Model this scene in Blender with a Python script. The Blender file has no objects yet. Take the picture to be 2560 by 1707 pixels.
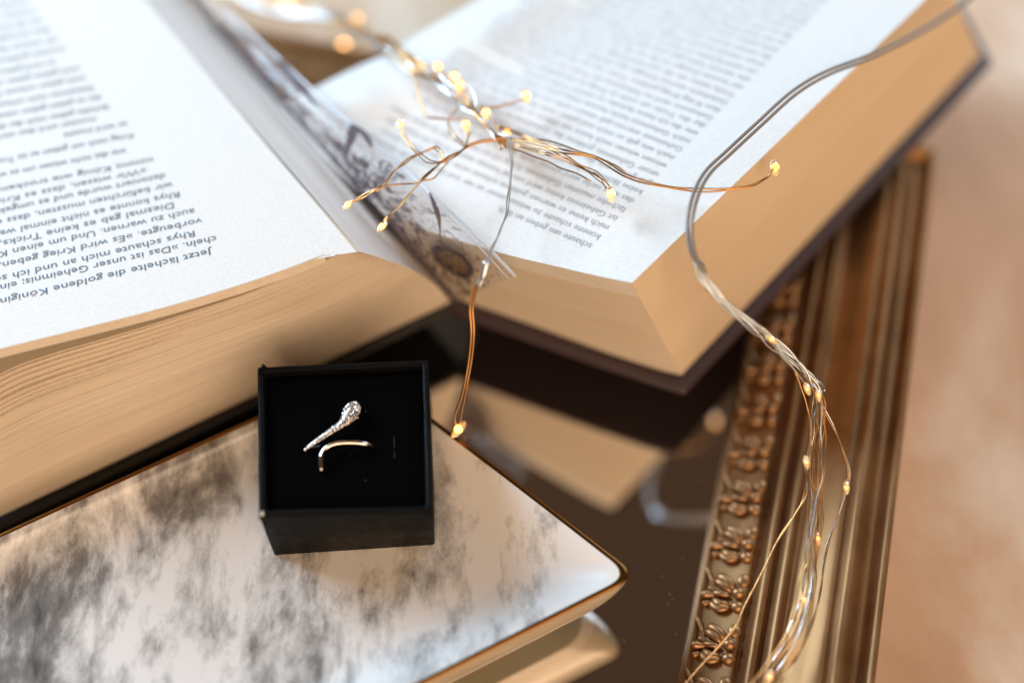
import bpy, math, random
import numpy as np
from mathutils import Vector, Matrix
random.seed(7); rng = np.random.default_rng(7)
S = bpy.context.scene
COL = S.collection

# ------------------------------------------------------------------ camera
F = 3000.0                       # focal length in pixels of a 2560 x 1707 frame
CX, CY = 1280.0, 853.5
HC = 0.372                       # lens height above the mirror glass
_d = np.array([1400 - CX, 2700 - CY, F]); _d /= np.linalg.norm(_d)
_fw = np.array([0, 0, 1.]); _y = _fw - _d * (_fw @ _d); _y /= np.linalg.norm(_y)
_z = -_d; _x = np.cross(_y, _z)
W = np.array([_x, _y, _z])
def ray(px, py): return W @ np.array([(px - CX) / F, (py - CY) / F, 1.])
def at(px, py, z):
    """point of the place seen at a pixel of the photograph, at height z"""
    r = ray(px, py); return r * ((z - HC) / r[2]) + np.array([0, 0, HC])
def depth(px, py, z): return (z - HC) / ray(px, py)[2]
cam = bpy.data.cameras.new("camera"); camo = bpy.data.objects.new("camera", cam); COL.objects.link(camo)
camo.matrix_world = Matrix([[W[0][0], -W[0][1], -W[0][2], 0], [W[1][0], -W[1][1], -W[1][2], 0],
                            [W[2][0], -W[2][1], -W[2][2], HC], [0, 0, 0, 1]])
cam.sensor_width = 36; cam.lens = 36 * F / 2560; cam.clip_start = .01; cam.clip_end = 50
cam.dof.use_dof = True; cam.dof.focus_distance = depth(860, 1080, .0495)
cam.dof.aperture_fstop = 1.85
S.camera = camo

# ------------------------------------------------------------------ light
wd = bpy.data.worlds.new("World"); S.world = wd; wd.use_nodes = True
wd.node_tree.nodes['Background'].inputs[0].default_value = (1.0, .55, .31, 1)
wd.node_tree.nodes['Background'].inputs[1].default_value = .062
def area(name, loc, target, size, power, col, size_y=None):
    l = bpy.data.lights.new(name, 'AREA'); l.energy = power; l.color = col; l.size = size
    if size_y: l.shape = 'RECTANGLE'; l.size_y = size_y
    o = bpy.data.objects.new(name, l); COL.objects.link(o); o.location = loc
    o.rotation_euler = (Vector(target) - Vector(loc)).to_track_quat('-Z', 'Y').to_euler()
    return o
area('window_light', (-1.08, 1.0, .80), (0, .2, 0), .75, 34, (.62, .82, 1.0), .75)
area('cool_fill_light', (.95, 1.25, .75), (0, .2, 0), .8, 11, (.70, .86, 1.0), .8)  # added cool fill, not a window: brightens the left book's fore-edge
area('room_lamp', (.36, -1.25, 1.0), (0, .2, 0), 1.8, 34, (1.0, .69, .44), 1.8)
S.view_settings.view_transform = 'Standard'; S.view_settings.look = 'None'
S.view_settings.exposure = 0; S.view_settings.gamma = 1
S.cycles.use_denoising = True
S.cycles.sample_clamp_indirect = 6
S.cycles.max_bounces = 8

# ------------------------------------------------------------------ materials
def mat(name, base=(.5, .5, .5), rough=.5, metal=0., coat=0., spec=None, sheen=0):
    m = bpy.data.materials.new(name); m.use_nodes = True
    b = m.node_tree.nodes['Principled BSDF']
    b.inputs['Base Color'].default_value = (*base, 1); b.inputs['Roughness'].default_value = rough
    b.inputs['Metallic'].default_value = metal; b.inputs['Coat Weight'].default_value = coat
    if spec is not None: b.inputs['Specular IOR Level'].default_value = spec
    return m
class NT:
    def __init__(s, m): s.t = m.node_tree; s.b = s.t.nodes['Principled BSDF']
    def n(s, typ, **kw):
        x = s.t.nodes.new(typ)
        for k, v in kw.items():
            if k in x.inputs.keys(): x.inputs[k].default_value = v
            else: setattr(x, k, v)
        return x
    def l(s, a, b): s.t.links.new(a, b)
    def coords(s, kind='Object', scale=(1, 1, 1), rot=(0, 0, 0), loc=(0, 0, 0)):
        c = s.n('ShaderNodeTexCoord'); mp = s.n('ShaderNodeMapping')
        mp.inputs['Scale'].default_value = scale; mp.inputs['Rotation'].default_value = rot; mp.inputs['Location'].default_value = loc
        s.l(c.outputs[kind], mp.inputs[0]); return mp.outputs[0]
    def noise(s, vec, scale, detail=4, rough=.6, dist=0):
        x = s.n('ShaderNodeTexNoise', Scale=scale, Detail=detail, Roughness=rough, Distortion=dist); s.l(vec, x.inputs['Vector']); return x.outputs[0]
    def ramp(s, fac, stops):
        r = s.n('ShaderNodeValToRGB'); e = r.color_ramp.elements
        while len(e) < len(stops): e.new(.5)
        for q, (p, c) in zip(e, stops): q.position = p; q.color = (*c, 1) if len(c) == 3 else c
        s.l(fac, r.inputs[0]); return r.outputs[0]
    def bump(s, h, strength, dist, inp='Normal'):
        b = s.n('ShaderNodeBump', Strength=strength, Distance=dist); s.l(h, b.inputs['Height']); s.l(b.outputs[0], s.b.inputs[inp])
    def mix(s, fac, a, b, blend='MIX'):
        m = s.n('ShaderNodeMix', data_type='RGBA', blend_type=blend)
        for k, v in ((0, fac), (6, a), (7, b)):
            if hasattr(v, 'links') or hasattr(v, 'is_linked'): s.l(v, m.inputs[k])
            else: m.inputs[k].default_value = v if k == 0 else (*v, 1)
        return m.outputs[2]
    def math(s, op, a, b):
        m = s.n('ShaderNodeMath', operation=op)
        for i, v in enumerate((a, b)):
            if hasattr(v, 'is_linked'): s.l(v, m.inputs[i])
            else: m.inputs[i].default_value = v
        return m.outputs[0]

M = {}
# printed paper
m = mat('paper', (.86, .87, .86), .75); t = NT(m); c = t.coords()
t.l(t.ramp(t.noise(c, 900, 3), [(.3, (.80, .81, .80)), (.7, (.89, .90, .89))]), t.b.inputs['Base Color'])
t.bump(t.noise(c, 1800, 3), .25, .0002); M['paper'] = m
M['shaded_paper'] = mat('shaded_paper', (.58, .49, .37), .85)  # darkened paper: shade under the overhanging leaf bundle put into the colour
# page edges: lines along the UV u direction
def edge_mat(name, c0, c1, c2, lines=260, bump=.5):
    m = mat(name, c1, .8); t = NT(m)
    v1 = t.coords('UV', (1.2, lines, 1)); v2 = t.coords('UV', (.8, lines * .12, 1), loc=(3, 5, 0)); v3 = t.coords('UV', (3, 4, 1), loc=(7, 1, 0))
    n1 = t.noise(v1, 1, 3, .7); n2 = t.noise(v2, 1, 3, .6); n3 = t.noise(v3, 1, 3, .6)
    f = t.math('ADD', t.math('MULTIPLY', n1, .5), t.math('ADD', t.math('MULTIPLY', n2, .28), t.math('MULTIPLY', n3, .22)))
    t.l(t.ramp(f, [(.34, c0), (.5, c1), (.62, c2)]), t.b.inputs['Base Color'])
    t.bump(n1, bump, .0004); return m
M['edge'] = edge_mat('page_edges', (.55, .46, .355), (.77, .67, .54), (.86, .77, .65), 420, .55)
M['edge_r'] = edge_mat('page_edges_right', (.68, .57, .43), (.75, .65, .51), (.80, .71, .58), 160, .35)
M['fore_r'] = edge_mat('page_edges_fore', (.70, .56, .38), (.76, .61, .42), (.80, .66, .48), 160, .3)  # more orange than the near face: warm lamp light put into the colour
M['edge_pale'] = edge_mat('page_edges_pale', (.74, .68, .58), (.80, .75, .66), (.84, .80, .73), 60, .2)
M['fore'] = edge_mat('page_edges_fore_left', (.78, .76, .74), (.88, .87, .86), (.93, .93, .93), 60, .3)  # whiter than the near face: cool light on this slope put into the colour
M['ink2'] = mat('pale_ink', (.42, .46, .50), .7)
M['ink'] = mat('ink', (.08, .16, .24), .6)
m = mat('black_cloth', (.010, .008, .007), .55); t = NT(m); t.bump(t.noise(t.coords(), 2600, 2), .4, .0002); M['cover_l'] = m
m = mat('plum_cloth', (.055, .035, .040), .42); t = NT(m); t.bump(t.noise(t.coords(), 2600, 2), .3, .0002); M['cover_r'] = m
# mirror glass
m = mat('mirror_glass', (.90, .88, .85), .0, 1.0); t = NT(m); M['glass'] = m
# bronze paint of the frame
m = mat('bronze', (.33, .21, .11), .36, .95); t = NT(m); c = t.coords()
n1 = t.noise(c, 35, 4); n2 = t.noise(c, 4500, 2, .8)
t.l(t.ramp(n1, [(.35, (.28, .15, .066)), (.65, (.41, .235, .11))]), t.b.inputs['Base Color'])
t.l(t.ramp(n1, [(.3, (.43,) * 3), (.7, (.55,) * 3)]), t.b.inputs['Roughness'])
t.bump(n2, .35, .00012); M['bronze'] = m
m = mat('bronze_relief', (.46, .26, .125), .42, .9); t = NT(m); c = t.coords()
t.bump(t.noise(c, 3000, 2), .2, .0001); M['bronze2'] = m
# glossy marbled ceramic
m = mat('marble_glaze', (.8, .78, .75), .3, 0, 1.0); t = NT(m)
ca = t.coords('Object', (75, 34, 30), (0, 0, math.radians(-14))); cb = t.coords('Object', (1, 1, 1)); cc = t.coords('Object', (95, 42, 60), (0, 0, math.radians(-16)))
big = t.noise(ca, .6, 9, .66, .35); fine = t.noise(cc, 2.2, 7, .68, .25); grain = t.noise(cb, 900, 4, .8)
sep = t.n('ShaderNodeSeparateXYZ'); t.l(cb, sep.inputs[0])
fade = t.n('ShaderNodeMapRange'); fade.inputs[1].default_value = -.07; fade.inputs[2].default_value = .045; fade.inputs[3].default_value = .095; fade.inputs[4].default_value = -.03
t.l(sep.outputs[0], fade.inputs[0])
f = t.math('ADD', t.math('ADD', t.math('MULTIPLY', big, .74), t.math('MULTIPLY', fine, .26)), t.math('ADD', fade.outputs[0], t.math('MULTIPLY', grain, .05)))
veins = t.ramp(f, [(.50, (.86, .84, .82)), (.565, (.58, .565, .545)), (.63, (.26, .245, .23)), (.71, (.085, .078, .07))])
t.l(veins, t.b.inputs['Base Color']); t.b.inputs['Coat Roughness'].default_value = .04
M['marble'] = m
m = mat('cream_glaze', (.72, .60, .45), .25, 0, .6); t = NT(m)
t.l(t.ramp(t.noise(t.coords('Object', (12, 40, 120)), 3, 3), [(.35, (.62, .52, .38)), (.65, (.76, .66, .52))]), t.b.inputs['Base Color']); M['cream'] = m
M['bisque'] = mat('bisque', (.34, .30, .20), .6)
M['gold'] = mat('gold_lustre', (.25, .115, .03), .3, 1.0)
# table
m = mat('table_top', (.5, .36, .24), .5); t = NT(m); c = t.coords('Object', (1, .6, 1))
t.l(t.ramp(t.noise(c, 7, 7, .62, .5), [(.34, (.52, .335, .205)), (.48, (.66, .455, .30)), (.60, (.80, .68, .56))]), t.b.inputs['Base Color']); M['table'] = m
# ring box
m = mat('black_card', (.0025, .0025, .003), .55, spec=.09); t = NT(m); c = t.coords()
t.bump(t.noise(c, 2500, 4, .8), .5, .00018); t.l(t.ramp(t.noise(c, 300, 4), [(.35, (.38,) * 3), (.7, (.55,) * 3)]), t.b.inputs['Roughness']); M['card'] = m
M['foam'] = mat('black_foam', (.0016, .0016, .0018), 1, spec=.02)
M['dust'] = mat('dust', (.5, .45, .4), .9)
M['lint'] = mat('lint', (.09, .085, .08), .8)
M['wear'] = mat('bare_card', (.55, .45, .33), .7)
M['silver'] = mat('silver', (.92, .86, .82), .10, 1.0)
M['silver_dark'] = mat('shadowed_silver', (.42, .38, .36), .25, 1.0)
M['stone'] = mat('crystal', (.95, .93, .92), .06, .75, 1.0)
M['copper'] = mat('copper_wire', (.68, .40, .17), .28, 1.0)
M['steel'] = mat('silver_wire', (.76, .84, .92), .24, 1.0)
m = mat('clear_cable', (.30, .25, .21), .32, .2, .3); M['cable'] = m
m = mat('resin', (1.0, .86, .62), .08, 0, .5); b = m.node_tree.nodes['Principled BSDF']
b.inputs['Transmission Weight'].default_value = .75; b.inputs['IOR'].default_value = 1.4
b.inputs['Emission Color'].default_value = (1, .5, .10, 1); b.inputs['Emission Strength'].default_value = .22; M['resin'] = m
def emis(name, col, s):
    m = mat(name, col, .5); b = m.node_tree.nodes['Principled BSDF']
    b.inputs['Emission Color'].default_value = (*col, 1); b.inputs['Emission Strength'].default_value = s; return m
M['led'] = emis('led_glow', (1.0, .44, .11), 5)
M['led_far'] = emis('led_glow_far', (1.0, .48, .14), 7)
M['led_dim'] = emis('led_glow_dim', (1.0, .48, .12), 2.2)
# dust jacket: clear film with a dark print
m = mat('printed_film', (.2, .15, .16), .16, 0, .6); t = NT(m)
tr = t.n('ShaderNodeBsdfTransparent'); ms = t.n('ShaderNodeMixShader'); out = t.t.nodes['Material Output']
u1 = t.coords('UV', (26, 8, 1)); u2 = t.coords('UV', (60, 20, 1), loc=(4, 2, 0)); u0 = t.coords('UV')
sp = t.n('ShaderNodeSeparateXYZ'); t.l(u0, sp.inputs[0])
pr_ = t.math('ADD', t.math('MULTIPLY', t.noise(u1, 1, 5, .6, 1.2), .7), t.math('MULTIPLY', t.noise(u2, 1, 3), .3))
# print is dense at the fold (v = 0) and open towards the free edge (v = 1)
dens = t.math('SUBTRACT', pr_, t.math('MULTIPLY', sp.outputs[1], .17))
al = t.ramp(dens, [(.40, (.16,) * 3), (.50, (.72,) * 3), (.56, (.90,) * 3)])
t.l(al, ms.inputs[0]); t.l(tr.outputs[0], ms.inputs[1]); t.l(t.b.outputs[0], ms.inputs[2]); t.l(ms.outputs[0], out.inputs[0])
t.l(t.ramp(dens, [(.40, (.55, .50, .52)), (.48, (.13, .09, .10)), (.56, (.035, .025, .045))]), t.b.inputs['Base Color'])
M['film'] = m
M['film_edge'] = mat('film_edge', (.62, .68, .76), .12, 0, 1)
m = mat('print_gold', (.30, .17, .03), .4, .3); t = NT(m)
t.l(t.ramp(t.noise(t.coords(), 700, 4), [(.4, (.05, .03, .015)), (.6, (.42, .24, .05))]), t.b.inputs['Base Color']); M['medal'] = m
M['print_dark'] = mat('print_dark', (.03, .022, .032), .4)

# ------------------------------------------------------------------ mesh helpers
def link(name, me, parent=None, mats=()):
    o = bpy.data.objects.new(name, me); COL.objects.link(o)
    for q in mats: me.materials.append(q)
    if parent is not None: o.parent = parent
    return o
def mesh(name, v, f, m, parent=None, smooth=False, uv=None, mi=None):
    v = np.asarray(v, float)
    off = np.array(parent['_base']) if parent is not None and '_base' in parent.keys() else np.zeros(3)
    me = bpy.data.meshes.new(name); me.from_pydata((v - off).tolist(), [], [list(map(int, q)) for q in f]); me.update()
    ms = m if isinstance(m, (list, tuple)) else [m]
    o = link(name, me, parent, ms)
    if smooth: me.polygons.foreach_set('use_smooth', [True] * len(me.polygons))
    if mi is not None: me.polygons.foreach_set('material_index', mi)
    if uv is not None:
        L = me.uv_layers.new(name='uv'); vi = np.zeros(len(me.loops), int); me.loops.foreach_get('vertex_index', vi)
        L.data.foreach_set('uv', np.asarray(uv, float)[vi].ravel())
    return o
def thing(name, label, cat, loc, group=None, kind=None):
    o = bpy.data.objects.new(name, None); COL.objects.link(o); o.location = loc; o['_base'] = list(map(float, loc))
    o.empty_display_size = .01
    if label: o['label'] = label
    if cat: o['category'] = cat
    if group: o['group'] = group
    if kind: o['kind'] = kind
    return o
def grid(A, smooth=True):
    """A: (n, m, 3) array -> verts, faces, uv"""
    A = np.asarray(A, float); n, m_ = A.shape[:2]
    v = A.reshape(-1, 3); f = [(i * m_ + j, (i + 1) * m_ + j, (i + 1) * m_ + j + 1, i * m_ + j + 1) for i in range(n - 1) for j in range(m_ - 1)]
    uv = [(i / (n - 1), j / (m_ - 1)) for i in range(n) for j in range(m_)]
    return v, f, uv
def slab(name, poly_xy, z0, z1, m, parent, bevel=.0, seg=2):
    n = len(poly_xy); v = [(x, y, z0) for x, y in poly_xy] + [(x, y, z1) for x, y in poly_xy]
    f = [tuple(range(n))[::-1], tuple(range(n, 2 * n))] + [(i, (i + 1) % n, n + (i + 1) % n, n + i) for i in range(n)]
    o = mesh(name, v, f, m, parent)
    fixn(o)
    if bevel:
        b = o.modifiers.new('b', 'BEVEL'); b.width = bevel; b.segments = seg; b.limit_method = 'ANGLE'
    return o
def fixn(o):
    import bmesh
    b = bmesh.new(); b.from_mesh(o.data); bmesh.ops.recalc_face_normals(b, faces=b.faces); b.to_mesh(o.data); b.free()
def cr(P, n=12):
    """Catmull-Rom through points (any dimension)"""
    P = np.asarray(P, float); Q = np.vstack([2 * P[0] - P[1], P, 2 * P[-1] - P[-2]]); out = []
    for i in range(1, len(Q) - 2):
        p0, p1, p2, p3 = Q[i - 1:i + 3]
        for t in np.linspace(0, 1, n, endpoint=False):
            out.append(.5 * ((2 * p1) + (-p0 + p2) * t + (2 * p0 - 5 * p1 + 4 * p2 - p3) * t * t + (-p0 + 3 * p1 - 3 * p2 + p3) * t ** 3))
    out.append(P[-1]); return np.array(out)
def tube_vf(P, r, seg=8, caps=True, flat=1.0):
    P = np.asarray(P, float); n = len(P); r = np.full(n, r) if np.isscalar(r) else np.asarray(r)
    T = np.gradient(P, axis=0); T /= np.linalg.norm(T, axis=1)[:, None] + 1e-12
    up = np.array([0, 0, 1.]); 
    if abs(T[0] @ up) > .9: up = np.array([0, 1., 0])
    N = up - T[0] * (up @ T[0]); N /= np.linalg.norm(N); V = []
    for i in range(n):
        N = N - T[i] * (N @ T[i]); N /= np.linalg.norm(N) + 1e-12; B = np.cross(T[i], N)
        for k in range(seg):
            a = 2 * math.pi * k / seg; V.append(P[i] + r[i] * (math.sin(a) * N * flat + math.cos(a) * B))
    f = [(i * seg + k, i * seg + (k + 1) % seg, (i + 1) * seg + (k + 1) % seg, (i + 1) * seg + k) for i in range(n - 1) for k in range(seg)]
    if caps: f += [tuple(range(seg))[::-1], tuple(range((n - 1) * seg, n * seg))]
    return V, f
def merge(parts):
    V = []; Fs = []
    for v, f in parts:
        b = len(V); V += [tuple(q) for q in v]; Fs += [tuple(i + b for i in q) for q in f]
    return V, Fs
def ell(c, r, axis=(0, 0, 1), n=10, m_=7, zmin=-1):
    """ellipsoid verts/faces; r = 3 radii in frame (axis x dir ...)"""
    c = np.array(c, float); V = []; f = []
    for i in range(m_ + 1):
        th = math.pi * i / m_
        for k in range(n):
            a = 2 * math.pi * k / n
            V.append(c + np.array([r[0] * math.sin(th) * math.cos(a), r[1] * math.sin(th) * math.sin(a), r[2] * math.cos(th)]))
    for i in range(m_):
        for k in range(n): f.append((i * n + k, (i + 1) * n + k, (i + 1) * n + (k + 1) % n, i * n + (k + 1) % n))
    return V, f
def px(P): return np.array([at(*p) for p in P])

# ------------------------------------------------------------------ table
v = [(-3, -2, -.009), (3, -2, -.009), (3, 4, -.009), (-3, 4, -.009)]
tb = mesh('table_top', v, [(0, 1, 2, 3)], M['table']); tb['kind'] = 'structure'

# ------------------------------------------------------------------ mirror with bronze frame
l0 = at(1716, 1593, .003)[:2]; l1 = at(1829, 1051, .003)[:2]
o0 = at(2172, 1700, .018)[:2]; o1 = at(2283, 690, .018)[:2]
d1 = (l1 - l0) / np.linalg.norm(l1 - l0); d2 = (o1 - o0) / np.linalg.norm(o1 - o0)
D = d1 * .5 + d2 * .5; D /= np.linalg.norm(D); U = np.array([D[1], -D[0]])       # D along the rail, U outward
LM = (l0 + l1) / 2
print('frame dir', np.degrees(np.arctan2(d1[1], d1[0])), np.degrees(np.arctan2(d2[1], d2[0])), 'width', (o0 - LM) @ U, (o1 - LM) @ U)
mir = thing('framed_mirror', 'mirror lying flat with wide bronze moulded frame and row of relief blossoms', 'mirror', (float(LM[0]), float(LM[1]), 0))
FW = float(((o0 - LM) @ U + (o1 - LM) @ U) / 2) + .003
prof = [(0, 0), (.0, .0062), (.0007, .0072), (.0016, .0074), (.0026, .0070), (.0034, .0068), (.0090, .0082), (.0146, .0100), (.0156, .0098), (.0164, .0086), (.0173, .0086),
        (.0182, .0108), (.0192, .0134), (.0204, .0142), (.0216, .0134), (.0224, .0116), (.0230, .0112), (.0238, .0128), (.0248, .0148), (.0260, .0155),
        (.0272, .0146), (.0280, .0130), (.0288, .0124), (.0305, .0128), (.0335, .0146), (.0365, .0170), (.0395, .0188), (.0412, .0192), (.0420, .0184), (.0426, .0182),
        (.0432, .0190), (.0444, .0204), (.0458, .0206), (.0472, .0196), (.0484, .0172), (.0500, .0150), (.0518, .0142), (.0532, .0146), (.0542, .0160),
        (.0551, .0176), (.0562, .0181), (.0571, .0176), (.0577, .0162), (.0580, .0140), (.0580, -.0088)]
k = FW / .0580
prof = np.array([(u * k, z) for u, z in prof])
pp = cr(prof[1:-1], 4); prof = np.vstack([prof[:1], pp, prof[-1:]])
sA = float((np.array([.1385, .2425]) - LM) @ D)         # far end of the glass along the right rail
Lg = sA + .28; Wg = .36
corner = [LM + D * sA, LM + D * (sA - Lg), LM + D * (sA - Lg) - U * Wg, LM + D * sA - U * Wg]   # glass corners: far right, near right, near left, far left
gz = 0.0
mesh('mirror_glass', [(*q, gz) for q in corner], [(0, 1, 2, 3)][::1], M['glass'], mir)
fixn(bpy.data.objects['mirror_glass'])
outs = [(U + D), (U - D), (-U - D), (-U + D)]
for a, b in ((0, 1), (1, 2), (2, 3), (3, 0)):
    A = np.array([[(*(corner[a] + outs[a] * u), z) for u, z in prof], [(*(corner[b] + outs[b] * u), z) for u, z in prof]])
    n = 24; G = np.array([A[0] * (1 - t) + A[1] * t for t in np.linspace(0, 1, n)])
    v, f, uv = grid(G); o = mesh('frame_rail', v, f, M['bronze'], mir, True, uv); fixn(o)
# dust on the glass
sp = []
for (x, y) in ((1673, 1485), (1684, 1497), (1672, 1508), (1560, 1598), (1562, 1604), (1691, 1583), (1686, 1290), (1676, 1293), (1430, 1280), (1750, 1200), (1640, 1620), (1515, 1180), (1600, 1360), (1708, 1395), (1655, 1440)):
    sp.append(ell(at(x + rng.uniform(-3, 3), y, .00012), (rng.uniform(.00008, .0002), rng.uniform(.00008, .00015), .0001), n=6, m_=4))
v, f = merge(sp); mesh('dust_specks', v, f, M['dust'], mir)['kind'] = 'stuff'
# relief blossoms on the sloping inner band of the right rail
def blossom():
    P = []
    base = lambda u: .0068 + (np.clip(u, .0034, .0146) - .0034) * .285
    def drop(x0, y0, x1, y1, w0, w1, h, lift=.0):
        n = 9; pts = []; rs = []
        for i in range(n):
            t = i / (n - 1); u = x0 + (x1 - x0) * t; s = y0 + (y1 - y0) * t
            w = (w0 + (w1 - w0) * t) * math.sqrt(max(1 - abs(2 * t - 1) ** 3.2, .02))
            pts.append((u, s, base(u) + .0007 + h * .3 + lift * math.sin(math.pi * t))); rs.append(w * 1.05)
        v, f = tube_vf(pts, rs, 10, True, .75 if h < .001 else 1.05); P.append((v, f))
    # u outward, s along the rail (towards far): a half palmette opening towards the glass
    def leaf(c0, c1, c2, w, h):            # broad petal with a rolled rim and a groove
        C_ = cr(np.array([c0, c1, c2], float), 6); n = len(C_)
        for sgn, ww in ((1, 1), (-1, .9)):
            pts = []; rs = []
            for i_ in range(n):
                t_ = i_ / (n - 1); T_ = C_[min(i_ + 1, n - 1)] - C_[max(i_ - 1, 0)]; T_ = T_ / np.linalg.norm(T_); nn_ = np.array([-T_[1], T_[0]])
                env = math.sqrt(max(1 - abs(2 * (t_ ** .8) - 1) ** 2.6, .03)); q_ = C_[i_] + nn_ * sgn * w * .36 * env
                pts.append((q_[0], q_[1], base(q_[0]) + h * env)); rs.append(w * .68 * ww * env)
            P.append(tube_vf(pts, rs, 10, True, .9))
    leaf((.0052, .0038), (.0082, .0027), (.0114, .0002), .0024, .0014)
    leaf((.0050, -.0036), (.0076, -.0054), (.0112, -.0044), .0021, .0014)
    drop(.0046, -.0012, .0106, -.0014, .0011, .0008, .0014, .0006)
    drop(.0014, -.0020, .0064, -.0018, .0017, .0006, .0014)
    drop(.0030, .0006, .0068, -.0006, .0009, .0004, .0012)
    drop(.0024, -.0054, .0046, -.0040, .0011, .0007, .0010)
    drop(.0013, .0072, .0048, .0018, .0006, .0007, .0009)
    P.append(ell((.0130, -.0002, base(.0130) + .0010), (.0023, .0019, .0020), n=16, m_=10))
    P.append(ell((.0140, .0046, base(.0140) + .0000), (.0021, .0023, .0010), n=16, m_=9))
    P.append(ell((.0135, -.0044, base(.0131) + .0004), (.0023, .0020, .0018), n=16, m_=10))
    return merge(P)
bv, bf = blossom(); bv = np.array(bv)
bm_ = bpy.data.meshes.new('blossom'); kk = k
R3 = np.array([[U[0], D[0], 0], [U[1], D[1], 0], [0, 0, 1]])
bm_.from_pydata((bv * [kk, 1, 1] @ R3.T).tolist(), [], [list(q) for q in bf]); bm_.materials.append(M['bronze2'])
bm_.polygons.foreach_set('use_smooth', [True] * len(bm_.polygons))
# spacing from the photograph
fa = at(1822, 1240, .008)[:2]; fb = at(1794, 1350, .008)[:2]; fc = at(1767, 1470, .008)[:2]; fd = at(1738, 1600, .008)[:2]
ss = [float((q - LM) @ D) for q in (fa, fb, fc, fd)]; sp_ = (ss[0] - ss[3]) / 3; print('blossom spacing', ss, sp_)
for i in range(-9, 9):
    s = ss[1] + i * sp_
    if s > sA - .004 or s < sA - Lg + .01: continue
    o = bpy.data.objects.new('relief_blossom', bm_); COL.objects.link(o); o.parent = mir
    q = LM + D * s - np.array(mir['_base'][:2]); o.location = (q[0], q[1], 0)

# ------------------------------------------------------------------ marble tray
ZF, ZR = .0295, .0360
A = at(911, 922, ZR)[:2]; B = at(1592, 1438, ZR)[:2]
AD = at(0, 1338, ZR)[:2] - A; AD /= np.linalg.norm(AD); BC = at(1040, 1712, ZR)[:2] - B; BC /= np.linalg.norm(BC)
LT = .20
Cc = B + BC * LT; Dd = A + AD * LT
tray = thing('marbled_tray', 'white and grey marbled ceramic tray with gold rim and pointed corner under the ring box', 'tray', (float((A + B + Cc + Dd)[0] / 4), float((A + B + Cc + Dd)[1] / 4), 0))
def rounded(poly, rad, n=14, bow=.0):
    out = []; N = len(poly)
    for i in range(N):
        p = poly[i]; a = poly[i - 1] - p; b = poly[(i + 1) % N] - p
        la, lb = np.linalg.norm(a), np.linalg.norm(b); a = a / la; b = b / lb
        P0 = p + a * rad[i]; P2 = p + b * rad[i]
        for t in np.linspace(0, 1, n): out.append((1 - t) ** 2 * P0 + 2 * t * (1 - t) * p + t * t * P2)
        q = poly[(i + 1) % N]; P3 = q - b * rad[(i + 1) % N]
        nrm = np.array([b[1], -b[0]]); mid = sum(poly) / N
        if (p - mid) @ nrm < 0: nrm = -nrm
        for t in np.linspace(0, 1, 14)[1:-1]: out.append(P2 * (1 - t) + P3 * t + nrm * bow * math.sin(math.pi * t))
    return np.array(out)
rim = rounded([A, B, Cc, Dd], [.006, .0075, .01, .01], bow=.0004)
def inset(d, rad_scale=1.0, base=None):
    """offset the rim curve inwards by d"""
    P = rim if base is None else base; n = len(P); T = np.roll(P, -1, 0) - np.roll(P, 1, 0); T /= np.linalg.norm(T, axis=1)[:, None]
    N_ = np.stack([-T[:, 1], T[:, 0]], 1); mid = P.mean(0)
    s = np.sign(np.sum((mid - P) * N_, 1).mean()); Q = P + N_ * d * s
    return Q
def shrink(t):  # rings towards the middle that keep corners sane
    mid = rim.mean(0); return rim + (mid - rim) * t
def poly_inset(d, r):
    pts = [A, B, Cc, Dd]; mid = sum(pts) / 4; out = []
    for i in range(4):
        p = pts[i]; a = pts[i - 1] - p; b = pts[(i + 1) % 4] - p; a /= np.linalg.norm(a); b /= np.linalg.norm(b)
        bis = a + b; bis /= np.linalg.norm(bis); sn = abs(a[0] * bis[1] - a[1] * bis[0]); out.append(p + bis * d / sn)
    return rounded(out, r, bow=0.0004)
rr = [.006, .0075, .01, .01]
def ring(d, z, rs=1.0):
    q = poly_inset(d, [x * rs for x in rr]); return np.c_[q, np.full(len(q), z)]
def loft(rings, name, m, parent, close=None, smooth=True):
    n = len(rings[0]); V = np.vstack(rings); f = []
    for i in range(len(rings) - 1):
        for j in range(n): f.append((i * n + j, i * n + (j + 1) % n, (i + 1) * n + (j + 1) % n, (i + 1) * n + j))
    if close: f.append(tuple(range((len(rings) - 1) * n, len(rings) * n)))
    o = mesh(name, V, f, m, parent, smooth); fixn(o); return o
inner = [ring(.0011, ZR, 1), ring(.0016, ZR - .00008, 1), ring(.0026, ZR - .00045, 1), ring(.0034, ZR - .0009, 1), ring(.0075, ZR - .0036, 1.1), ring(.0125, ZF + .0010, 1.3), ring(.0170, ZF + .00015, 1.6), ring(.0195, ZF, 1.7)]
loft(inner, 'dish', M['marble'], tray, True)
loft([ring(.0011, ZR, 1), ring(.0008, ZR + .0002, 1), ring(.0002, ZR + .0002, 1), ring(-.0002, ZR + .00005, 1), ring(-.0004, ZR - .0003, 1)], 'gold_rim', M['gold'], tray)
loft([ring(-.0004, ZR - .0003, 1), ring(-.0004, ZR - .003, 1.1), ring(-.0003, ZR - .007, 1.4), ring(.0001, ZR - .0115, 1.8), ring(.0012, ZR - .0165, 2.2), ring(.0042, ZR - .0215, 2.5)], 'side_wall', M['cream'], tray)
loft([ring(.0042, ZR - .0215, 2.5), ring(.0100, ZR - .0255, 2.5), ring(.0170, ZR - .0285, 2.5), ring(.0190, .004, 2.2), ring(.020, .0, 2.2)], 'underside', M['bisque'], tray, True)

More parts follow.
